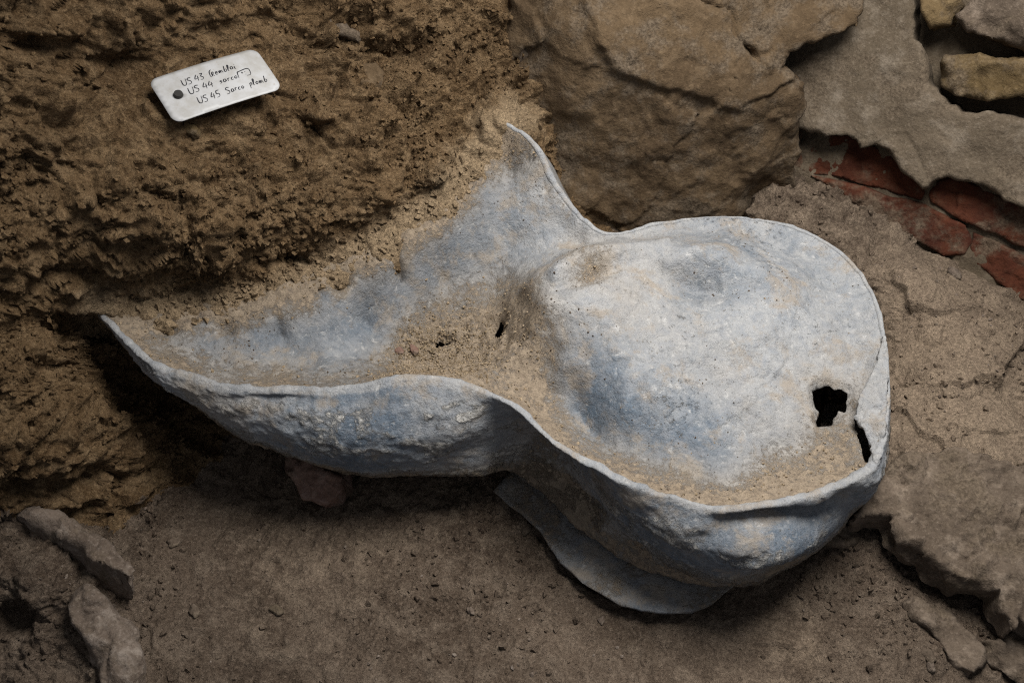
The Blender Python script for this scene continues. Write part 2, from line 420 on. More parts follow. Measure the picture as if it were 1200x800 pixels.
clod = np.sqrt(np.clip(.2 + .05 * cid - f1 ** 2, 0, 1)) * .020 * (cid > .35) * sst(-.3, .5, fbm(V, 12, 2, 77))
k1, k2, kid, _ = worley(TF.to2(W), 230, 9)
clod2 = np.sqrt(np.clip(.18 - g1 ** 2, 0, 1)) * .0075 * (gid > .4) + np.sqrt(np.clip(.17 - k1 ** 2, 0, 1)) * .0030 * (kid > .3)
D = D + clod + clod2
fine = .0016 * fbm(W, 190, 3, 51, .7)
flo = .0048 * fbm(V, 11, 3, 61) + .0030 * facets(TF.to2(W), 8, 14) * .6 + .0022 * fbm(W, 60, 4, 62, .6) + clod2 * .5 * sst(-.2, .4, fbm(V, 20, 3, 88))
tq0 = project(V); lm = sst(1030, 1060, tq0[:, 0]) * sst(270, 320, tq0[:, 1]) * (1 - sst(590, 620, tq0[:, 1])) 
T2 = TF.to2(V) * np.array([1, 1]) + .010 * np.stack([fbm(V, 25, 3, 101), fbm(V, 25, 3, 102)], 1)
ldg = .0095 * facets(T2, 12, 4) + .0034 * facets(T2, 40, 6) + .0030 * fbm(V, 22, 4, 103, .6) + .0008 * fbm(V, 110, 3, 104)
Dn = np.where(R > 0, R ** 1.2 * D * 1.12 + (1 - np.clip(R, 0, 1)) * flo, 0) + fine * (.4 + .8 * R)
D = Dn * (1 - lm) + ldg * lm
tq = project(V)
for cx, cy, sx, sy, am in ((140, 80, 30, 15, -.018), (110, 316, 55, 7, -.016), (330, 306, 45, 6, -.012), (562, 118, 7, 34, -.022), (20, 190, 40, 18, -.014), (345, 112, 28, 12, -.012), (75, 145, 22, 14, -.014), (550, 110, 20, 8, -.012), (30, 50, 50, 12, -.010), (480, 60, 30, 10, -.012), (400, 52, 40, 6, -.014),
                           (440, 225, 35, 18, .008), (240, 250, 80, 25, .010), (330, 195, 40, 20, .006), (70, 480, 60, 40, .010), (90, 30, 60, 20, .008), (440, 150, 40, 24, .006), (25, 560, 60, 10, -.012), (110, 560, 40, 12, -.010), (20, 720, 25, 18, -.020)):
    D = D + am * np.exp(-((tq[:, 0] - cx) / sx) ** 2 - ((tq[:, 1] - cy) / sy) ** 2) * (1 + .5 * fbm(V, 60, 2, 7))
N = vnormals(V, F); V = V + N * D[:, None]
pxq = project(V)
BANK = np.array([(-900, 640), (-100, 640), (60, 600), (130, 615), (190, 575), (260, 530), (420, 400), (600, 300), (715, 285), (705, 200), (700, -60), (720, -900), (-900, -900)], float)
fc = pxq[F].mean(1); isb = in_poly(fc + 14 * np.stack([fbm(V[F[:, 0]], 40, 2, 3), fbm(V[F[:, 0]], 40, 2, 4)], 1), BANK)
def part_of(mask):
    f = F[mask]; u, inv = np.unique(f, return_inverse=True); return V[u], inv.reshape(f.shape)
cpx = np.array([c[:2] for c in CON]); near = np.zeros(len(V)); sel = (np.abs(pxq[:, 0] - 350) < 400) & (np.abs(pxq[:, 1] - 280) < 300)
near[sel] = np.exp(-(seg_dist(pxq[sel], cpx, False) / 38) ** 2)
PALE = [(1080, 400, .75), (1150, 500, .8), (1060, 320, .55), (980, 250, .35), (1180, 400, .6), (1100, 540, .7), (1060, 620, .1), (1000, 700, .0), (940, 750, .5), (880, 700, .3), (840, 790, .3), (760, 770, .15), (620, 640, .35), (520, 700, .0), (450, 640, .4), (330, 620, .45), (300, 720, .3), (420, 770, .1), (560, 780, .0), (220, 680, .0), (150, 640, 0), (100, 780, 0), (0, 700, 0), (1150, 740, .1), (700, 740, .1)]
rbP0 = RBF([p[:2] for p in PALE], [p[2] for p in PALE], 3.0); rbP = lambda q: rbP0(q)[:, 0]
pal = np.clip(rbP(pxq), 0, 1)
def pale_of(mask, arr): return arr[np.unique(F[mask])]
vb, fb = part_of(isb); bank = mesh_obj('earth_bank', vb, fb, M['bank'])
attr(bank, 'pale', pale_of(isb, near)); tag(bank, 'steep crumbling ochre earth bank behind the lead sarcophagus', 'earth bank', kind='structure')
vg, fg = part_of(~isb); ground = mesh_obj('ground', vg, fg, M['floor'])
attr(ground, 'pale', pale_of(~isb, pal)); tag(ground, 'trodden grey brown earth floor of the dig', 'ground', kind='structure')

# ------------------------------------------------------------------ lead sarcophagus
RIM = [  # rim (px,py,z) -> foot of the wall (px,py,z), bulge, lip radius
 ((112, 364, .150), (114, 367, .147), .000, 2.4), ((135, 386, .148), (136, 397, .139), .001, 2.8), ((165, 417, .146), (166, 431, .129), .002, 3.2),
 ((200, 437, .143), (212, 468, .115), .005, 3.4), ((260, 452, .140), (270, 503, .098), .009, 3.6), ((330, 459, .138), (330, 529, .080), .012, 3.6),
 ((390, 455, .138), (390, 548, .070), .015, 3.4), ((450, 448, .140), (450, 560, .064), .016, 3.2), ((510, 447, .142), (510, 564, .060), .016, 3.2),
 ((555, 456, .142), (555, 561, .060), .010, 3.2), ((598, 476, .140), (592, 552, .052), -.010, 3.2), ((625, 500, .137), (616, 562, .046), -.022, 3.2),
 ((650, 520, .134), (644, 588, .040), -.024, 3.2), ((690, 545, .131), (678, 619, .036), -.014, 3.4), ((740, 570, .129), (722, 653, .034), .004, 3.8),
 ((800, 588, .127), (786, 681, .034), .009, 4.2), ((855, 597, .126), (850, 687, .036), .011, 4.4), ((910, 592, .125), (914, 672, .040), .010, 4.4),
 ((957, 580, .125), (960, 641, .045), .008, 4.4), ((1000, 562, .126), (1000, 600, .048), .008, 3.8), ((1026, 543, .127), (1027, 560, .070), .004, 3.2),
 ((1036, 505, .129), (1036, 512, .072), .0, 3.0), ((1038, 440, .130), (1040, 446, .070), .0, 2.6), ((1036, 395, .131), (1038, 398, .070), .0, 2.2),
 ((1026, 357, .131), (1028, 357, .075), 0, 2.0), ((1008, 322, .131), (1010, 320, .08), 0, 2.0), ((984, 297, .131), (986, 293, .08), 0, 2.0), ((950, 276, .131), (950, 270, .08), 0, 2.0),
 ((910, 262, .131), (910, 254, .08), 0, 2.0), ((870, 256, .131), (870, 248, .08), 0, 2.0), ((820, 256, .131), (820, 248, .07), 0, 2.0), ((770, 263, .132), (770, 255, .06), 0, 2.0),
 ((738, 272, .134), (736, 263, .06), 0, 2.0), ((712, 273, .138), (714, 262, .06), 0, 2.2), ((690, 262, .145), (700, 252, .06), 0, 2.6), ((668, 240, .153), (680, 235, .07), 0, 3.0),
 ((650, 212, .166), (662, 205, .09), 0, 3.2), ((637, 186, .177), (650, 180, .10), 0, 3.4), ((622, 163, .187), (632, 160, .12), 0, 3.0), ((600, 147, .193), (608, 142, .15), 0, 2.4), ((582, 140, .192), (588, 136, .16), 0, 2.0)]
RIM = [(a, (b[0], b[1] + 17, b[2]), c, d) if i > 24 else (a, b, c, d) for i, (a, b, c, d) in enumerate(RIM)]
rows = [np.r_[PZ(*a), PZ(*b), c, d * .001] for a, b, c, d in RIM]
RC = spline(rows, .0018)
n = len(RC); rim = RC[:, :3].copy(); foot = RC[:, 3:6].copy(); bul = RC[:, 6]; lr = RC[:, 7]
tang = np.gradient(rim, axis=0); tang[:, 2] = 0; tang /= np.linalg.norm(tang, axis=1)[:, None]
inn = np.stack([-tang[:, 1], tang[:, 0], np.zeros(n)], 1)       # the rim runs anticlockwise seen from above
ker = np.ones(9) / 9
for k in range(2): inn[:, k] = np.convolve(np.pad(inn[:, k], 4, mode='edge'), ker, 'valid')
inn /= np.linalg.norm(inn, axis=1)[:, None]
wob = fbm(rim, 28, 4, 71) * .0012; rim[:, 2] += wob + .0006 * fbm(rim, 110, 3, 75); rim += inn * (fbm(rim, 30, 3, 72) * .0013)[:, None]
lr = 1.18 * lr * np.clip(.9 + .40 * fbm(rim, 24, 4, 73, .5), .4, 1.6); rim[:, 2] -= .0022 * sst(.45, .8, fbm(rim, 38, 3, 74)); lr = np.where(np.arange(n) > n * .62, lr * .8, lr)
# --- inside sheet
inner = rim + inn * (lr * .92)[:, None] - np.array([0, 0, 1]) * (lr * -.25)[:, None]
BUR = [(560, 152, .172), (525, 185, .150), (450, 240, .125), (350, 298, .112), (240, 330, .108), (160, 350, .122)]
bur = spline([tuple(inner[-1])] + [tuple(PZ(*b)) for b in BUR] + [tuple(inner[0])], .003)[1:-1]
outl = np.vstack([inner, bur])
INS = [(640, 350, .151), (624, 366, .140), (602, 348, .122), (650, 324, .152), (700, 294, .153), (735, 288, .146), (790, 285, .144), (720, 318, .153), (770, 305, .152), (815, 298, .155), (855, 300, .149), (825, 335, .142), (865, 330, .146), (760, 345, .149),
       (920, 330, .143), (900, 390, .143), (830, 390, .146), (750, 400, .146), (700, 390, .147), (670, 390, .146), (760, 450, .139), (850, 450, .134), (930, 430, .130), (900, 490, .123), (800, 500, .126), (730, 480, .130), (690, 440, .134), (668, 470, .119), (690, 500, .113),
       (650, 460, .118), (640, 420, .128), (660, 430, .133), (630, 490, .121), (720, 525, .114), (760, 540, .112), (800, 555, .112), (860, 560, .112), (900, 550, .111), (950, 540, .111), (990, 525, .112), (975, 490, .114), (945, 470, .119), (1000, 480, .116), (990, 430, .121), (1012, 430, .121),
       (1000, 380, .124), (970, 330, .125), (930, 295, .125), (880, 275, .126), (830, 272, .127), (780, 277, .129), (740, 281, .130), (705, 284, .130),
       (600, 400, .118), (580, 385, .106), (570, 420, .109), (540, 400, .098), (500, 410, .096), (520, 440, .110), (580, 445, .122), (470, 425, .104), (430, 435, .114), (500, 370, .104), (550, 360, .106), (585, 340, .112), (605, 320, .120), (640, 300, .128),
       (680, 285, .130), (660, 270, .133), (630, 270, .131), (600, 290, .121), (560, 310, .116), (520, 330, .112), (470, 340, .113), (430, 380, .107), (400, 420, .112), (350, 430, .117), (330, 395, .114), (270, 400, .117), (260, 430, .124), (200, 415, .129), (200, 395, .124), (160, 395, .136),
       (330, 365, .120), (400, 345, .119), (460, 310, .127), (520, 280, .133), (560, 250, .139), (600, 245, .138), (630, 240, .142), (600, 210, .148), (570, 215, .148), (625, 205, .154), (600, 175, .165), (618, 180, .168), (645, 235, .145)]
INS = [(a, b, .128 + (1.45 if a < 655 else 1.2 if a < 740 else .92) * (z - .128)) if b > 235 or a > 660 else (a, b, z) for a, b, z in INS]
INS = [q for q in INS if min(math.hypot(q[0] - c[0], q[1] - c[1]) for c in CON) > 22] + CON[1:-1] + [(a + 12, b + 20, z - .007) for a, b, z in CON[4:-4]]
ip = np.array([PZ(*q) for q in INS])
src = np.vstack([ip, outl[::6]])
rbS = RBF(src[:, :2], src[:, 2], .0006)
HOLES = [[(955, 453), (963, 450), (972, 447), (980, 453), (988, 452), (995, 458), (993, 468), (994, 478), (984, 477), (979, 484), (976, 494), (966, 497), (957, 496), (961, 482), (957, 470), (953, 462)],
         [(581, 388), (583, 378), (588, 373), (590, 378), (588, 389), (583, 395)], [(510, 405), (516, 402), (526, 401), (527, 404), (520, 408), (513, 410)],
         [(1002, 492), (1008, 489), (1015, 505), (1020, 525), (1021, 536), (1014, 536), (1008, 518)]]
def on_sheet(px, py):
    z = .12
    for _ in range(12): z = float(rbS(PZ(px, py, z)[None, :2])[0, 0])
    return PZ(px, py, z)
def hole_loop(h):
    P = np.array([on_sheet(*q) for q in h])[:, :2]; P = spline(P, .0011, True)
    return P + np.stack([fbm(np.c_[P, P[:, :1] * 0], 160, 3, 5), fbm(np.c_[P, P[:, :1] * 0], 160, 3, 6)], 1) * .0009
holes2 = [hole_loop(h) for h in HOLES]
P2, T = cdt_region(outl[:, :2], holes2, .0017)
zz = rbS(P2)[:, 0]; zz[:len(outl)] = outl[:, 2]
DUST = [(130, 375, 1), (160, 400, .9), (215, 425, .9), (330, 450, .9), (430, 444, .7), (450, 400, .35), (250, 395, .1), (300, 390, .1), (240, 380, .15), (200, 392, .5), (340, 405, .1), (400, 410, .1), (440, 380, .1), (320, 372, .3), (380, 345, .15), (420, 330, .3), (460, 320, .15), (500, 330, .2), (540, 290, .2),
        (580, 270, .35), (570, 225, .1), (600, 290, .15), (620, 240, .0), (640, 280, .0), (600, 190, .6), (610, 165, .8), (590, 168, 1), (580, 200, .6), (560, 190, .6), (480, 290, .6), (530, 330, .5), (560, 340, .6), (500, 370, .7), (480, 400, 1), (520, 410, 1), (560, 420, 1), (600, 400, 1), (620, 440, 1), (580, 446, .75), (640, 380, .6), (620, 350, .95),
        (690, 316, .8), (672, 330, .5), (745, 345, .5), (765, 330, .3), (740, 300, .15), (872, 472, .6), (885, 468, .15), (858, 476, .1), (660, 340, .1), (645, 318, 0), (690, 350, 0), (760, 340, .1), (850, 300, 0), (690, 480, 0), (664, 430, .25), (640, 410, .7), (645, 495, .95), (690, 533, .9), (740, 558, .95), (800, 579, 1), (860, 583, .9), (900, 565, .95), (930, 555, .9), (930, 515, .35), (960, 525, .8), (990, 525, .7), (945, 445, .5), (925, 450, .1),
        (1000, 400, .05), (900, 400, .0), (800, 450, .1), (850, 500, 0), (780, 520, 0), (740, 500, 0), (860, 550, .3), (810, 545, .3), (700, 270, .2), (650, 250, .05), (880, 262, .1), (1000, 340, .05), (660, 480, .5), (690, 505, .35), (870, 470, .15), (780, 400, .15), (850, 440, .25)] + [(a, b, 1.0) for a, b, z in CON] + [(a + 10, b + 14, .8) for a, b, z in CON[4::2]] + [(a + 20, b + 28, .35) for a, b, z in CON[6:-6:2]]
BLUE = [(300, 390, .7), (240, 385, .8), (380, 345, .75), (450, 320, .75), (400, 400, .4), (570, 225, .75), (600, 260, .45), (640, 260, .2), (540, 300, .7), (690, 470, .85), (720, 515, .8), (800, 535, .8), (850, 535, .6), (800, 490, .55), (730, 460, .6), (675, 400, .5), (740, 420, .25), (820, 326, .42), (850, 340, .35), (900, 315, .35), (760, 305, .05), (850, 430, .05), (900, 400, .15), (960, 350, .2),  # blue grey lead tone; also painted into the dents to deepen their shading
        (660, 350, .1), (760, 380, .1), (690, 370, .25), (900, 480, .2), (950, 300, .3), (1000, 420, .15), (640, 230, .15), (770, 470, .35), (930, 540, .3), (620, 200, .2), (690, 430, .7),
        (420, 490, .95), (380, 500, .8), (450, 480, .8), (500, 470, .35), (560, 500, .2), (330, 480, .45), (240, 462, .1), (500, 530, .3), (700, 590, .45), (760, 620, .75), (850, 640, .9), (920, 635, .9), (970, 600, .5), (680, 600, .2), (820, 600, .5), (640, 550, .3), (150, 400, .1), (880, 600, .15), (960, 580, .1)]
rbD = RBF([d[:2] for d in DUST], [d[2] for d in DUST], 3.0); rbB = RBF([d[:2] for d in BLUE], [d[2] for d in BLUE], 3.0)
VS = np.c_[P2, zz]
dd = seg_dist(P2, outl[:, :2]); em = sst(0, .012, dd)
VS[:, 2] += em * (.0030 * fbm(VS, 22, 3, 81) + .0012 * fbm(VS, 70, 3, 82))
pq = project(VS); du = np.clip(rbD(pq)[:, 0], 0, 1); bl = np.clip(rbB(pq)[:, 0], 0, 1)
VS[:, 2] += em * (du ** 1.5 * (.0012 * fbm(VS, 130, 4, 83, .65) + .0008) + .00035 * fbm(VS, 240, 3, 84, .7))
def g2(cx, cy, sx, sy, rot=0.0):
    c, s_ = math.cos(rot), math.sin(rot); dx, dy = pq[:, 0] - cx, pq[:, 1] - cy
    return np.exp(-(((dx * c + dy * s_) / sx) ** 2 + ((-dx * s_ + dy * c) / sy) ** 2))
VS[:, 2] += 1.25 * em * (.007 * g2(815, 300, 42, 16) - .007 * g2(818, 334, 36, 16, .1) + .004 * g2(670, 312, 45, 10, -.5) - .005 * g2(690, 322, 30, 8, -.3) - .006 * g2(690, 485, 22, 30, -.5)
      + .004 * g2(900, 330, 50, 20, .3) - .003 * g2(880, 430, 60, 25, -.4) + .003 * g2(760, 450, 60, 30, .5) - .003 * g2(930, 380, 30, 40, .2) + .004 * g2(590, 430, 30, 14, -.6))
crest = np.array([(618, 344), (633, 325), (667, 306), (717, 297), (780, 291)], float); cd = seg_dist(pq, crest, False)
side = (pq[:, 1] - np.interp(pq[:, 0], crest[:, 0], crest[:, 1]))
VS[:, 2] += em * (.0075 * np.exp(-(cd / 8) ** 2) - .0050 * np.exp(-((cd - 16) / 11) ** 2) * (side > 0) * sst(630, 660, pq[:, 0]) * (1 - sst(700, 760, pq[:, 0])))
for ln, dp, wd in (([(770, 316), (810, 328), (850, 340), (880, 336)], .0030, 7), ([(960, 320), (990, 370), (1000, 420)], .0025, 9), ([(668, 440), (680, 480), (712, 520)], .0030, 9), ([(860, 450), (900, 440), (940, 446)], .0022, 9), ([(740, 380), (760, 420), (750, 450)], .0020, 12)):
    VS[:, 2] -= em * dp * np.exp(-(seg_dist(pq, np.array(ln, float), False) / wd) ** 2)
VS[:, 2] += em * (1 - du) * (.0030 * facets(P2 + .008 * np.stack([fbm(VS, 22, 3, 111), fbm(VS, 22, 3, 112)], 1), 17, 23) * .45)
poc = np.exp(-(((pq[:, 0] - 520) / 70) ** 2 + ((pq[:, 1] - 400) / 35) ** 2))         # soil caught in the neck
VS[:, 2] += poc * (.0030 * fbm(VS, 75, 4, 85, .6, True) + .0012 * fbm(VS, 200, 3, 86))
hd = np.min([seg_dist(P2, h) for h in holes2], 0); VS[:, 2] -= .0035 * np.exp(-(hd / .0035) ** 2) - .0018 * np.exp(-((hd - .006) / .004) ** 2)
sarc = empty('lead_sarcophagus'); sarc.location = (0.1, -.05, 0)
tag(sarc, 'crumpled dusty grey lead sarcophagus with rounded head end lying open in the earth', 'sarcophagus')
off = np.array(sarc.location)
sheet = mesh_obj('collapsed_sheet', VS - off, T, M['lead'], sarc)
attr(sheet, 'dust', du); attr(sheet, 'blue', bl); attr(sheet, 'crust', .30 * sst(.0, .6, fbm(VS, 24, 4, 97)) * (1 - du))
tag(sheet, 'dented blue grey inner sheet powdered with tan soil')
sol = sheet.modifiers.new('thickness', 'SOLIDIFY'); sol.thickness = .0022; sol.offset = -1
# --- lip and wall
sec = []
for a in np.linspace(-.30, .70, 12):                                   # over the lip from inside to outside
    ang = math.pi * a
    sec.append(rim + inn * (lr * math.cos(ang))[:, None] + np.array([0, 0, 1]) * (lr * math.sin(ang))[:, None])
top = sec[-1]; bulge_dir = -inn + np.array([0, 0, .15])
NS = 52; tpar = np.linspace(0, 1, n)
pxr = project(rim)[:, 0]; isfront = np.arange(n) < np.argmax(pxr)
for j in range(1, NS + 1):
    u = j / NS
    p = top * (1 - u) + foot * u + bulge_dir * (bul * math.sin(math.pi * u ** .85))[:, None]
    sec.append(p)
    if j == NS: fo = p
for k, (iw, dz) in enumerate(((.006, -.004), (.016, -.008), (.032, -.012), (.05, -.016))):  # turned under
    g = np.where(isfront, 1, .2)
    q = fo + inn * (iw * g)[:, None]; q[:, 2] = np.maximum(q[:, 2] + dz, -.004); sec.append(q)
VW = np.vstack(sec); m = len(sec)
uu = np.repeat(np.r_[np.zeros(12), np.linspace(1 / NS, 1, NS), np.ones(4)], n)
fq = project(VW); FX, FY = fq[:, 0], fq[:, 1]; fr_ = np.tile(isfront, m); INN = np.tile(inn, (m, 1))
def gs(cx, cy, sx, sy, rot=0.0):
    c, s = math.cos(rot), math.sin(rot); dx, dy = FX - cx, FY - cy
    return np.exp(-(((dx * c + dy * s) / sx) ** 2 + ((-dx * s + dy * c) / sy) ** 2)) * fr_
dent = 1.5 * (.015 * gs(905, 612, 65, 9, -.12) + .013 * gs(980, 596, 30, 9, -.55) - .008 * gs(905, 640, 60, 13, -.25) - .006 * gs(870, 628, 25, 9, -.3) + .004 * gs(845, 610, 20, 5, .1)
        - .004 * gs(800, 620, 40, 16, .1) + .006 * gs(690, 600, 50, 8, .75) - .003 * gs(420, 500, 60, 30) + .004 * gs(560, 530, 30, 18, -.3)
        + .004 * gs(760, 655, 70, 8, .35) + .003 * gs(330, 470, 60, 6, 0) - .003 * gs(690, 630, 40, 10, .7) + .004 * gs(870, 665, 60, 9, -.05))
VW = VW + INN * dent[:, None]
amp = sst(0, .15, uu)
VW = VW + INN * ((.0050 * fbm(VW, 15, 2, 91) * amp + .0009 * fbm(VW * np.array([1, 1, 1.6]), 75, 4, 92) * (.3 + .7 * amp) + .0006 * fbm(VW, 190, 4, 93, .7)) * fr_)[:, None]
flake = sst(.1, .35, fbm(VW * np.array([1, 1, 2.0]), 34, 4, 94)) * amp                     # lifted carbonate crust
VW = VW - INN * (flake * (.0005 + .0008 * fbm(VW, 150, 3, 95)) * fr_)[:, None]
idx = np.arange(m * n).reshape(m, n)
FWq = np.stack([idx[:-1, :-1].ravel(), idx[1:, :-1].ravel(), idx[1:, 1:].ravel(), idx[:-1, 1:].ravel()], 1)
wall = mesh_obj('rim_wall', VW - off, FWq, M['lead'], sarc)
pq = project(VW); blw = np.clip(rbB(pq)[:, 0] - flake * .25, 0, 1); inside_lip = np.repeat(np.r_[np.linspace(1, 0, 12), np.zeros(m - 12)], n)
blw = np.where(uu < .02, blw * .25, blw)
hdw = np.tile(sst(600, 660, pxr), m); wall_brown = .05 + (.75 - .1 * hdw) * sst(.78 - .20 * hdw, 1.0 - .1 * hdw, uu) + .55 * np.exp(-((FX - 640) / 45) ** 2) * fr_ * sst(.15, .5, uu) + .35 * sst(.1, .6, fbm(VW, 30, 3, 96)) * amp + .35 * np.clip(inside_lip - .6, 0, 1)  # browner towards the foot and around the neck, patchy elsewhere
attr(wall, 'dust', wall_brown); attr(wall, 'blue', blw); attr(wall, 'crust', np.clip(flake * .55 + .35 * gs(545, 500, 60, 40) + .3 * gs(230, 465, 60, 12, .4) + .25 * gs(690, 590, 40, 14, .7) - .6 * (1 - amp), 0, 1))
tag(wall, 'pale rolled rim and bulging side crusted with white')
# --- foot flange in front of the head
FL = [(578, 574), (593, 588), (613, 602), (633, 621), (657, 657), (683, 681), (727, 707), (750, 715), (780, 718), (812, 717), (836, 706), (862, 684), (840, 660), (760, 640), (700, 600), (640, 560), (600, 550)]
fF = Frame((0.06, -.2, .018), (.0, -.03, 1))
def flh(P): return .002 * fbm(np.c_[P, P[:, :1] * 0], 30, 3, 7)
fl = relief('foot_flange', fF, fF.px(FL), M['lead'], .003, .001, flh, .002, .0004, None, .0008, seed=3)
fl.parent = sarc; fl.location = tuple(-off); VF = np.array([v.co for v in fl.data.vertices])
attr(fl, 'dust', .46 + .25 * fbm(VF, 40, 3, 4)); attr(fl, 'blue', np.full(len(VF), .95)); tag(fl, 'thin dull grey bottom sheet sticking out under the head end')
# --- torn flap on the right rim
FP = [(1037, 392, .134), (1031, 412, .136), (1020, 440, .134), (1010, 458, .132), (1007, 468, .133), (1004, 484, .131), (1007, 494, .129), (1013, 504, .127), (1018, 516, .127), (1021, 528, .128), (1024, 542, .130), (1030, 540, .131), (1036, 505, .134), (1039, 440, .135)]
fp3 = np.array([PZ(*p) for p in FP]); rbF = RBF(fp3[:, :2], fp3[:, 2], .0005)
fo2 = spline(fp3[:, :2], .0015, True); fo2 += np.stack([fbm(np.c_[fo2, fo2[:, :1] * 0], 120, 3, 15), fbm(np.c_[fo2, fo2[:, :1] * 0], 120, 3, 16)], 1) * .0012
P3, T3 = cdt_region(fo2, [], .0016); z3 = rbF(P3)[:, 0]; V3 = np.c_[P3, z3]
V3[:, 2] += .0030 * fbm(V3, 55, 4, 17) + .0020 * facets(P3, 70, 19) + .0006 * fbm(V3, 180, 3, 18) + .003 * np.exp(-(seg_dist(P3, fo2) / .004) ** 2) * .3
flap = mesh_obj('torn_flap', V3 - off, T3, M['lead'], sarc); attr(flap, 'dust', np.full(len(V3), .15)); attr(flap, 'blue', np.full(len(V3), .08))
so = flap.modifiers.new('thickness', 'SOLIDIFY'); so.thickness = .003; so.offset = -1
tag(flap, 'torn whitish strip of rim folded inward beside the black hole')

# ------------------------------------------------------------------ big stone block behind
bo = PT(760, 268, .93); BF = Frame(bo, (.08, -.93, .36))
BO = BF.px([(640, -90), (606, -20), (590, 60), (588, 110), (600, 150), (640, 230), (690, 310), (760, 330), (860, 330), (948, 300), (947, 225), (947, 180), (946, 150), (950, 128), (942, 104), (926, 86), (934, 66), (950, 56), (985, 45), (1012, 32), (1024, 8), (1028, -40), (1030, -90), (800, -110)])
platA = BF.px([(692, -140), (688, 0), (690, 28), (700, 52), (716, 78), (745, 92), (800, 112), (868, 128), (905, 108), (937, 96), (905, 74), (884, 66), (872, 46), (862, 16), (830, 8), (800, 2), (790, -140)])
platB = BF.px([(800, -140), (800, -2), (834, 6), (864, 14), (874, 44), (888, 70), (930, 88), (1040, 40), (1060, -140)])
facetR = BF.px([(868, 246), (930, 150), (960, 150), (960, 300), (880, 300)])
under = BF.px([(700, 150), (868, 128), (940, 97), (960, 140), (930, 160), (870, 250), (760, 300), (650, 260)])
def bh(P):
    q = np.c_[P, P[:, :1] * 0]; Pw = P + .003 * np.stack([fbm(q, 70, 3, 1), fbm(q, 70, 3, 2)], 1)
    h = -.006 * np.ones(len(P))
    h += .007 * sst(-.005, .004, sdist(Pw, platA))
    h += .005 * sst(-.002, .0025, sdist(Pw, platB))
    h += .002 * sst(-.004, .004, sdist(Pw, under))
    f = sdist(Pw, facetR); h -= .30 * np.clip(f, 0, .03)
    cl = BF.px([(560, 10), (690, 40), (760, 100), (868, 128), (937, 97), (1100, 60)])
    below = np.interp(P[:, 0], cl[:, 0], cl[:, 1]) - P[:, 1]
    h -= .22 * np.log1p(np.exp(np.clip(below / .008, -30, 30))) * .008
    h += .25 * np.clip(-below, 0, .2) * -1
    a2 = BF.px([(690, 0)])[0]
    h -= .040 * sst(-.01, .09, a2[0] - P[:, 0])
    for ln, dep, wd in (([(800, 2), (830, 8), (862, 16), (872, 46), (886, 70), (906, 62)], .004, .0016), ([(875, 124), (905, 110), (938, 97)], .003, .0014), ([(884, 66), (890, 72), (882, 62)], .012, .003), ([(690, 20), (702, 54), (716, 78)], .003, .0015), ([(930, 72), (934, 92), (944, 122)], .003, .001)):
        h -= dep * np.exp(-(seg_dist(Pw, BF.px(ln), False) / wd) ** 2)
    return h + .0035 * fbm(q, 16, 3, 5)
blk = relief('stone_block', BF, BO, M['block'], .22, .006, bh, .0024, .0022, None, .004, .0045, 9, seed=12, rfreq=45)
tag(blk, 'large upright ochre limestone block with flaked face behind the head end', 'stone')

# ------------------------------------------------------------------ masonry wall, upper right
wo = np.array([.37, .12, .07]); wn = np.array([-.5, -.7, .5]); wn /= np.linalg.norm(wn)
mw = empty('masonry_wall'); tag(mw, 'old wall of plaster, red brick and rough stones at the upper right', 'wall')
xd = (.84, -.54, 0)
W0 = Frame(wo - wn * .009, wn, xd); WB = Frame(wo, wn, xd); WP = Frame(wo + wn * .024, wn, xd); WS = Frame(wo + wn * .030, wn, xd)
relief('mortar_core', W0, W0.px([(860, -150), (860, 300), (1000, 330), (1400, 470), (1400, -150)]), M['mortar'], .08, .004, None, .005, .004, mw, seed=21)
PLO = [(880, -120), (885, 120), (925, 147), (939, 150), (952, 155), (968, 161), (985, 157), (1004, 163), (1009, 173), (1025, 171), (1040, 178), (1050, 190), (1060, 202), (1072, 214), (1083, 222), (1094, 213), (1110, 208), (1150, 221), (1200, 242), (1290, 285), (1290, 152), (1200, 140), (1150, 134), (1108, 124), (1092, 106), (1086, 76), (1072, 46), (1068, -10), (1072, -120)]
def ph(P):
    q = np.c_[P, P[:, :1] * 0]; return .003 * fbm(q, 15, 3, 9) - .0022 * np.exp(-(seg_dist(P, WP.px([(1005, 172), (1030, 168), (1045, 160), (1062, 158), (1075, 180), (1082, 200)]), False) / .0012) ** 2)
p_ = relief('plaster_coat', WP, WP.px(PLO), M['plaster'], .034, .004, ph, .0026, .0014, mw, .003, .0012, 22, seed=22); tag(p_, 'grey brown lime plaster with a ragged lower edge')
BR = [[(925, 150), (965, 156), (1000, 158), (1025, 172), (1052, 184), (1074, 212), (1087, 226), (1080, 236), (1050, 228), (1000, 212), (960, 204), (925, 200)],
      [(950, 206), (1000, 216), (1042, 231), (1084, 241), (1132, 265), (1138, 284), (1130, 300), (1106, 300), (1066, 277), (1025, 256), (996, 236)],
      [(1088, 226), (1100, 208), (1116, 208), (1145, 218), (1175, 231), (1200, 241), (1290, 280), (1290, 335), (1200, 292), (1165, 276), (1130, 260), (1092, 238)],
      [(1140, 272), (1165, 282), (1200, 299), (1290, 343), (1290, 400), (1200, 352), (1168, 332), (1134, 300)]]
for i, b in enumerate(BR):
    fr = Frame(wo + wn * (-.007, -.003, -.002, -.006)[i], wn, xd)
    relief('brick', fr, fr.px(b), M['brick'], .05, .0026, None, .0020, .0016, mw, .0011, .0022, 36, seed=30 + i)
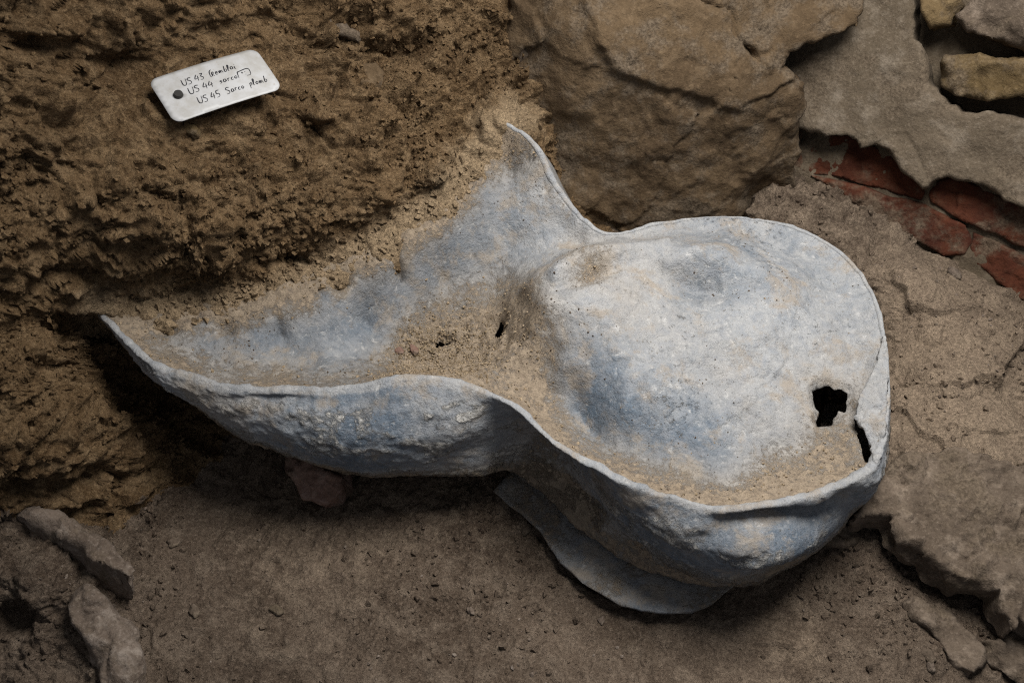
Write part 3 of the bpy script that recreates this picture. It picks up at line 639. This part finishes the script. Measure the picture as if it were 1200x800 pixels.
ST = [([(1098, 76), (1108, 66), (1150, 64), (1200, 66), (1290, 72), (1290, 140), (1200, 114), (1162, 120), (1122, 112), (1102, 100)], 'ystone', .012),
      ([(1122, 16), (1140, 0), (1170, -14), (1290, -30), (1290, 62), (1200, 60), (1160, 46), (1130, 34)], 'slab', .012),
      ([(1076, -6), (1090, -40), (1115, -30), (1120, 4), (1108, 32), (1088, 34), (1078, 20)], 'ystone', .008)]
for i, (b, mt, er) in enumerate(ST):
    relief('stone', WS, WS.px(b), M[mt], .05, er, None, .0024, .0028, mw, .003, .003, 26, seed=40 + i)

# ------------------------------------------------------------------ loose stones
def slab(name, pts, z, nrm, thick, er, mat, label, seed, facet=.003, group=None, rough=.0032, step=.0019, cat='stone'):
    c = np.mean(pts, 0); f = Frame(PZ(c[0], c[1], z), nrm)
    o = relief(name, f, f.px(pts), M[mat], thick, er, None, step, rough, None, .0032, facet, 38, seed=seed, rfreq=60)
    return tag(o, label, cat, group)
slab('stone_slab', [(1000, 600), (1030, 560), (1060, 530), (1130, 520), (1260, 560), (1260, 760), (1200, 722), (1192, 735), (1172, 694), (1150, 684), (1118, 672), (1085, 650), (1058, 630), (1043, 602), (1020, 606)], .056, (-.06, -.16, 1), .034, .004, 'slab', 'thick grey brown slab overhanging the soil at the right edge', 50, .005)
slab('flat_stone', [(1060, 702), (1074, 695), (1100, 709), (1135, 733), (1158, 758), (1162, 774), (1152, 786), (1138, 787), (1112, 768), (1092, 742), (1070, 718)], .014, (.02, -.08, 1), .025, .004, 'slab', 'long thin flat stone half sunk in soil at the lower right', 51, .0015)
slab('rough_stone', [(1163, 748), (1190, 738), (1240, 752), (1240, 815), (1205, 800), (1178, 778)], .016, (0, -.1, 1), .03, .006, 'slab', 'dark rough stone in the bottom right corner', 52)
slab('earth_clod', [(968, 618), (985, 610), (1004, 614), (1016, 628), (1006, 641), (988, 643), (972, 634)], .018, (0, -.3, 1), .022, .009, 'slab', 'small pale crusty clod below the right end of the rim', 53, .004, None, .003, cat='clod')
slab('cobble', [(330, 528), (372, 540), (394, 562), (390, 590), (377, 600), (352, 586), (344, 566)], .030, (-.1, -.55, .8), .04, .006, 'rstone', 'reddish angular stone wedged under the left side of the sarcophagus', 54, .004)
slab('pale_rock', [(82, 706), (98, 685), (112, 690), (134, 712), (153, 734), (167, 768), (163, 806), (140, 830), (116, 806), (100, 758), (84, 728)], .034, (.15, -.25, 1), .05, .009, 'pale', 'pale whitish elongated rock at the lower left edge', 55, .004)
slab('buried_stone', [(-40, 535), (10, 556), (50, 580), (95, 606), (132, 634), (158, 662), (152, 676), (128, 664), (92, 638), (52, 614), (10, 592), (-40, 572)], .064, (.25, .1, 1), .06, .006, 'pale', 'long narrow earth covered stone edge at the lower left', 56, .003)
slab('dark_stone', [(388, 18), (410, 24), (426, 38), (412, 46), (390, 40), (380, 30)], .36, (.1, -.9, .4), .03, .006, 'mortar', 'dark stone set in the top of the earth bank', 57, .003) if False else None

# ------------------------------------------------------------------ pebbles one can pick out
from mathutils.bvhtree import BVHTree
bvh = {}
def cast(px, py):
    best = None
    for o in (bank, ground, sheet):
        if o.name not in bvh:
            vs = np.array([v.co for v in o.data.vertices]) + (off if o is sheet else 0)
            bvh[o.name] = BVHTree.FromPolygons([tuple(v) for v in vs], [tuple(p.vertices) for p in o.data.polygons])
        hit = bvh[o.name].ray_cast(Vector(CAM), Vector(ray(px, py)).normalized())
        if hit[0] is not None and (best is None or hit[3] < best[3]): best = hit
    return best
PEB = [(225, 152, 9, 'ystone', 'small yellow pebble just under the lower edge of the white tag'), (485, 411, 7, 'rstone', 'larger of two tan pebbles in the soil pocket at the neck'), (468, 412, 6, 'rstone', 'smaller of two tan pebbles in the soil pocket at the neck'),
       (228, 716, 7, 'slab', 'dark oval pebble on the floor right of the pale rock'), (325, 715, 7, 'mortar', 'dark brown pebble on the open floor at lower left'), (204, 636, 8, 'slab', 'flat beige pebble on the floor below the bank'), (705, 727, 5, 'pale', 'small white pebble below the foot flange'),
       (552, 716, 5, 'pale', 'white chip in the middle of the floor'), (616, 620, 7, 'slab', 'grey chip beside the left end of the foot flange'), (1092, 781, 6, 'pale', 'white pebble at the bottom edge beside the flat stone'), (1088, 768, 8, 'slab', 'grey pebble at the lower left end of the flat stone'), (1118, 322, 8, 'pale', 'pale mortar lump below the red bricks')]
def embed(name, pts, mat, label, seed, proud=.004, nrm=(.15, -.62, .75)):
    c = np.mean(pts, 0); h = cast(c[0], c[1]); f = Frame(np.array(h[0]) + np.array(nrm) * proud, nrm)
    o = relief(name, f, f.px(pts), M[mat], .03, .007, None, .002, .0018, None, .002, .003, 34, seed=seed); tag(o, label, 'stone')
embed('embedded_stone', [(418, 78), (440, 74), (454, 86), (450, 102), (430, 110), (414, 98)], 'block', 'smooth brown stone set in the bank right of the tag', 61)
embed('embedded_stone', [(382, 22), (402, 26), (424, 36), (420, 46), (396, 42), (380, 34)], 'slab', 'flat dark stone poking from the bank near the top edge', 62)
embed('earth_lump', [(420, 214), (446, 200), (474, 198), (470, 220), (440, 236), (416, 238)], 'bank', 'flat tan lump of earth on the bank just above the spilled soil', 63)
embed('embedded_stone', [(598, 40), (614, 48), (622, 62), (612, 66), (600, 56)], 'slab', 'small dark stone in the gap left of the big block', 64)
ico_v, ico_f = None, None
import bmesh
bm = bmesh.new(); bmesh.ops.create_icosphere(bm, subdivisions=3, radius=1); ico_v = np.array([v.co[:] for v in bm.verts]); ico_f = np.array([[v.index for v in f.verts] for f in bm.faces]); bm.free()
for i, (px, py, rp, mt, lab) in enumerate(PEB):
    h = cast(px, py)
    if h is None: continue
    s = rp * K * np.linalg.norm(np.array(h[0]) - CAM) * .92
    v = ico_v * np.array([1.15, .8, .62]) * (1 + .28 * fbm(ico_v, 1.3, 3, 100 + i))[:, None]
    v = v + .12 * np.sign(facets(ico_v[:, :2], 1.6, i))[:, None] * ico_v * .3
    a = random.random() * 6.28; Rm = np.array(Matrix.Rotation(a, 3, 'Z')); nrm = Vector(h[1]);
    if nrm.dot(Vector(-FWD)) < 0: nrm = -nrm
    Rq = np.array(nrm.to_track_quat('Z', 'Y').to_matrix())
    o = mesh_obj('pebble', (v * s) @ (Rq @ Rm).T, ico_f, M[mt]); o.location = Vector(h[0]) + nrm * s * .22
    tag(o, lab, 'pebble', 'pebbles lying about the dig')

# ------------------------------------------------------------------ crumbs of soil
def crumbs(name, V, F, prob, count, smin, smax, mat, label, sink=.2, seed=1, pale=None):
    rng = np.random.default_rng(seed)
    tri = F if F.shape[1] == 3 else np.vstack([F[:, [0, 1, 2]], F[:, [0, 2, 3]]])
    a, b, c = V[tri[:, 0]], V[tri[:, 1]], V[tri[:, 2]]; cr = np.cross(b - a, c - a); ar = np.linalg.norm(cr, axis=1)
    cen = (a + b + c) / 3; pr = ar * prob(cen, project(cen)); pr /= pr.sum()
    k = rng.choice(len(tri), count, p=pr); u = rng.random((count, 1)); v = rng.random((count, 1)) * (1 - u)
    pos = a[k] + u * (b[k] - a[k]) + v * (c[k] - a[k]); nr = cr[k] / (ar[k][:, None] + 1e-15)
    s = smin * (smax / smin) ** (rng.random(count) ** 4.5)
    base = np.array([(1, 0, 0), (-1, 0, 0), (0, 1, 0), (0, -1, 0), (0, 0, 1), (0, 0, -1), (.6, .6, .6), (-.6, -.6, .6), (.6, -.6, -.6), (-.6, .6, -.6)], float)
    bmx = bmesh.new()
    for q in base: bmx.verts.new(q)
    bmesh.ops.convex_hull(bmx, input=bmx.verts); bmx.verts.index_update()
    bf = np.array([[v.index for v in f.verts] for f in bmx.faces]); bmx.free()
    q = rng.normal(size=(count, 4)); q /= np.linalg.norm(q, axis=1)[:, None]; ww, x, y, z = q.T
    Rm = np.stack([1 - 2 * (y * y + z * z), 2 * (x * y - z * ww), 2 * (x * z + y * ww), 2 * (x * y + z * ww), 1 - 2 * (x * x + z * z), 2 * (y * z - x * ww), 2 * (x * z - y * ww), 2 * (y * z + x * ww), 1 - 2 * (x * x + y * y)], 1).reshape(-1, 3, 3)
    vb = base[None] * (.65 + .6 * rng.random((count, len(base), 1))) * (np.array([1, .85, .65]))
    vv = np.einsum('nij,nkj->nki', Rm, vb) * s[:, None, None] + (pos + nr * (s * sink)[:, None])[:, None]
    ff = bf[None] + (np.arange(count) * len(base))[:, None, None]
    o = mesh_obj(name, vv.reshape(-1, 3), ff.reshape(-1, 3), mat, smooth=False)
    if pale is not None: attr(o, 'pale', np.repeat(np.clip(pale(project(pos)), 0, 1), len(base)))
    return tag(o, label, 'soil', kind='stuff')
def infr(p): return ((p[:, 0] > -60) & (p[:, 0] < 1260) & (p[:, 1] > -60) & (p[:, 1] < 860)).astype(float)
crumbs('bank_crumbs', vb, fb, lambda c, p: infr(p) * np.clip(.35 + fbm(c, 14, 3, 3) + 1.1 * np.exp(-((p[:, 1] - (345 - .35 * (p[:, 0] - 250))) / 45) ** 2), .03, 3), 22000, .0005, .0042, M['bank'], 'loose ochre soil crumbs lying on the earth bank', .3, 1, lambda p: np.exp(-(seg_dist(p, cpx, False) / 38) ** 2))
crumbs('ground_crumbs', vg, fg, lambda c, p: infr(p) * np.clip(.25 + fbm(c, 12, 3, 5) + 1.6 * np.exp(-((p[:, 0] - 1030) / 130) ** 2 - ((p[:, 1] - 700) / 70) ** 2) + 1.5 * np.exp(-((p[:, 0] - 190) / 50) ** 2 - ((p[:, 1] - 650) / 90) ** 2), .04, 3), 16000, .0004, .0042, M['floor'], 'grey brown grit and crumbs scattered on the floor', .3, 2, rbP)
crumbs('pale_grit', vg, fg, lambda c, p: infr(p) * np.clip(.1 + fbm(c, 16, 3, 15), .02, 3), 3200, .0004, .0024, M['pale'], 'pale mortar grit sprinkled over the floor', .3, 6)
dS = lambda c, p: infr(p) * np.clip(rbD(p)[:, 0] - .35, .03, 1) ** 1.5 * (.25 + 4 * np.exp(-(((p[:, 0] - 500) / 60) ** 2 + ((p[:, 1] - 400) / 40) ** 2)))
crumbs('dust_grains', VS, T, dS, 15000, .00025, .0017, M['crumb'], 'tan soil grains lying on the lead sheet', .3, 3)
crumbs('dark_specks', VS, T, lambda c, p: infr(p) * np.clip(.1 + fbm(c, 20, 3, 33), .02, 2), 1500, .00025, .0011, M['floor'], 'fine dark specks of earth strewn over the lead sheet', .3, 8)

# ------------------------------------------------------------------ tag with handwriting
def tagpt(px, py, dpx): return PT(px, py, .724 + dpx * K * .724)
TL, TR, BL = tagpt(173, 95, 0), tagpt(299, 57, 60), tagpt(200, 147, -23)
ex = TR - TL; Lx = np.linalg.norm(ex); ex /= Lx; ey = (BL - TL); ey -= ex * ey.dot(ex); Ly = np.linalg.norm(ey); ey /= Ly
en = np.cross(ey, ex); en = en / np.linalg.norm(en)
if en.dot(-FWD) < 0: en = -en
card = empty('excavation_tag'); tag(card, 'white rounded tag with handwritten lines pinned to the earth bank', 'tag')
card.location = TL
def rr(w_, h_, r_, k=8):
    pts = []
    for cx, cy, a0 in ((w_ - r_, r_, -90), (w_ - r_, h_ - r_, 0), (r_, h_ - r_, 90), (r_, r_, 180)):
        for i in range(k + 1):
            a = math.radians(a0 + 90 * i / k); pts.append((cx + r_ * math.cos(a), cy + r_ * math.sin(a)))
    return np.array(pts)
def t3(p, h=0.0):
    u, v = p[:, 0], p[:, 1]; bow = .0012 * np.sin(np.pi * u / Lx) + .0006 * np.sin(np.pi * v / Ly)
    return u[:, None] * ex + v[:, None] * ey + (bow + h)[:, None] * en
hc = np.array([.155 * Lx, .50 * Ly]); hole = np.array([hc + .0022 * np.array([math.cos(a), math.sin(a)]) for a in np.linspace(0, 6.283, 20, endpoint=False)])
Pc, Tc = cdt_region(linres(rr(Lx, Ly, .0070), .0012), [hole], .003)
cb = mesh_obj('card', t3(Pc), Tc, M['card'], card); so = cb.modifiers.new('thickness', 'SOLIDIFY'); so.thickness = .0006; so.offset = 0
GL = {'U': [[(0, 0), (.05, .8), (.3, 1), (.5, .8), (.55, 0)]], 'S': [[(.5, .08), (.2, 0), (.05, .25), (.42, .6), (.35, .95), (0, .95)]], '4': [[(.25, 0), (.0, .62), (.5, .55)], [(.4, .25), (.36, 1)]],
      '3': [[(.05, .05), (.4, .05), (.15, .42), (.42, .7), (.25, 1), (0, .9)]], '5': [[(.5, .0), (.15, .02), (.1, .45), (.4, .5), (.4, .9), (.05, 1)]],
      'R': [[(.35, -.12), (.08, .2), (.05, .9), (.2, 1.02)], [(.3, .98), (.32, .45), (.5, .35), (.52, .6), (.36, .7), (.6, 1)]], 'e': [[(0, .72), (.3, .66), (.22, .45), (.04, .6), (.08, .95), (.36, .9)]], 'm': [[(0, .5), (.05, .95), (.1, .6), (.22, .55), (.25, .95), (.32, .6), (.44, .55), (.5, .95), (.62, .93)]],
      'b': [[(.12, -.05), (.02, .95), (.3, .92), (.3, .6), (.08, .6)]], 'l': [[(.05, .9), (.25, .1), (.12, -.05), (.05, .85), (.2, .95)]], 'a': [[(.36, .55), (.08, .55), (.04, .9), (.3, .9), (.36, .55), (.4, .95)]], 'i': [[(.05, .5), (.08, .95), (.2, .9)], [(.1, .2), (.12, .26)]],
      's': [[(.3, .5), (.05, .55), (.28, .78), (.02, .95)]], 'r': [[(.02, .5), (.06, .95)], [(.06, .65), (.2, .5), (.3, .56)]], 'c': [[(.3, .56), (.08, .55), (.04, .9), (.3, .92)]], 'o': [[(.2, .5), (.02, .7), (.15, .95), (.34, .75), (.2, .5)]], 'p': [[(.06, .5), (.0, 1.4)], [(.06, .6), (.28, .5), (.3, .85), (.05, .92)]],
      '[': [[(.3, .0), (.06, .02), (.0, 1.0)], [(.05, .0), (1.5, -.12), (1.62, .95), (1.1, 1.0)]], ':': [[(.05, .35), (.15, .38)], [(.08, .8), (.16, .82)]], '+': [[(0, .4), (.22, .36)], [(.1, .25), (.12, .52)]], ' ': []}
LINES = [('US 43  Remblai', .235, .22, .74), ('US 44  sarco[+:', .245, .43, .79), ('US 45  Sarco  plomb', .27, .665, .92)]
for text, u0, v0, u1 in LINES:
    hgt = .135 * Ly; adv = 0; st = []
    for ch in text:
        if ch == ' ': adv += .34; continue
        sc_ = 1.0 if ch in 'US43 5R' else .92; jy = random.uniform(-.06, .06)
        for s_ in GL[ch]: st.append([(adv + x * sc_, y * sc_ + jy) for x, y in s_])
        adv += (max(x for s_ in GL[ch] for x, y in s_) if ch != '[' else .35) * sc_ + .16
    kx = (u1 - u0) * Lx / adv; Vh, Fh = [], []
    for s_ in st:
        P = spline(np.array(s_) * np.array([kx, hgt]), .0005) if len(s_) > 2 else np.array(s_) * np.array([kx, hgt])
        P = P + np.array([u0 * Lx, v0 * Ly]); P[:, 0] += -.16 * (P[:, 1] - v0 * Ly - hgt)          # slant
        P[:, 1] += .06 * (P[:, 0] - u0 * Lx) * -.3
        d = np.gradient(P, axis=0); d /= np.linalg.norm(d, axis=1)[:, None] + 1e-12; nn = np.stack([-d[:, 1], d[:, 0]], 1)
        wd = .00029 * (1 + .3 * np.sin(np.linspace(0, 5, len(P))))[:, None]; b0 = len(Vh)
        A, B = t3(P + nn * wd, .0005), t3(P - nn * wd, .0005)
        for x, y in zip(A, B): Vh += [x, y]
        Fh += [(b0 + 2 * i, b0 + 2 * i + 1, b0 + 2 * i + 3, b0 + 2 * i + 2) for i in range(len(P) - 1)]
    mesh_obj('handwriting', np.array(Vh), np.array(Fh), M['ink'], card)
# nail through the hole
bm = bmesh.new()
bmesh.ops.create_cone(bm, cap_ends=True, segments=20, radius1=.0036, radius2=.0030, depth=.0018, matrix=Matrix.Translation((0, 0, .0020)))
bmesh.ops.create_cone(bm, cap_ends=True, segments=12, radius1=.0002, radius2=.0014, depth=.05, matrix=Matrix.Translation((0, 0, -.024)))
me = bpy.data.meshes.new('nail'); bm.to_mesh(me); bm.free(); me.materials.append(M['iron'])
nail = bpy.data.objects.new('nail', me); C.objects.link(nail)
nail.location = TL + t3(hc[None])[0]; nail.rotation_euler = Vector(en).to_track_quat('Z', 'Y').to_euler()
tag(nail, 'black round nail head through the hole of the white tag', 'nail')
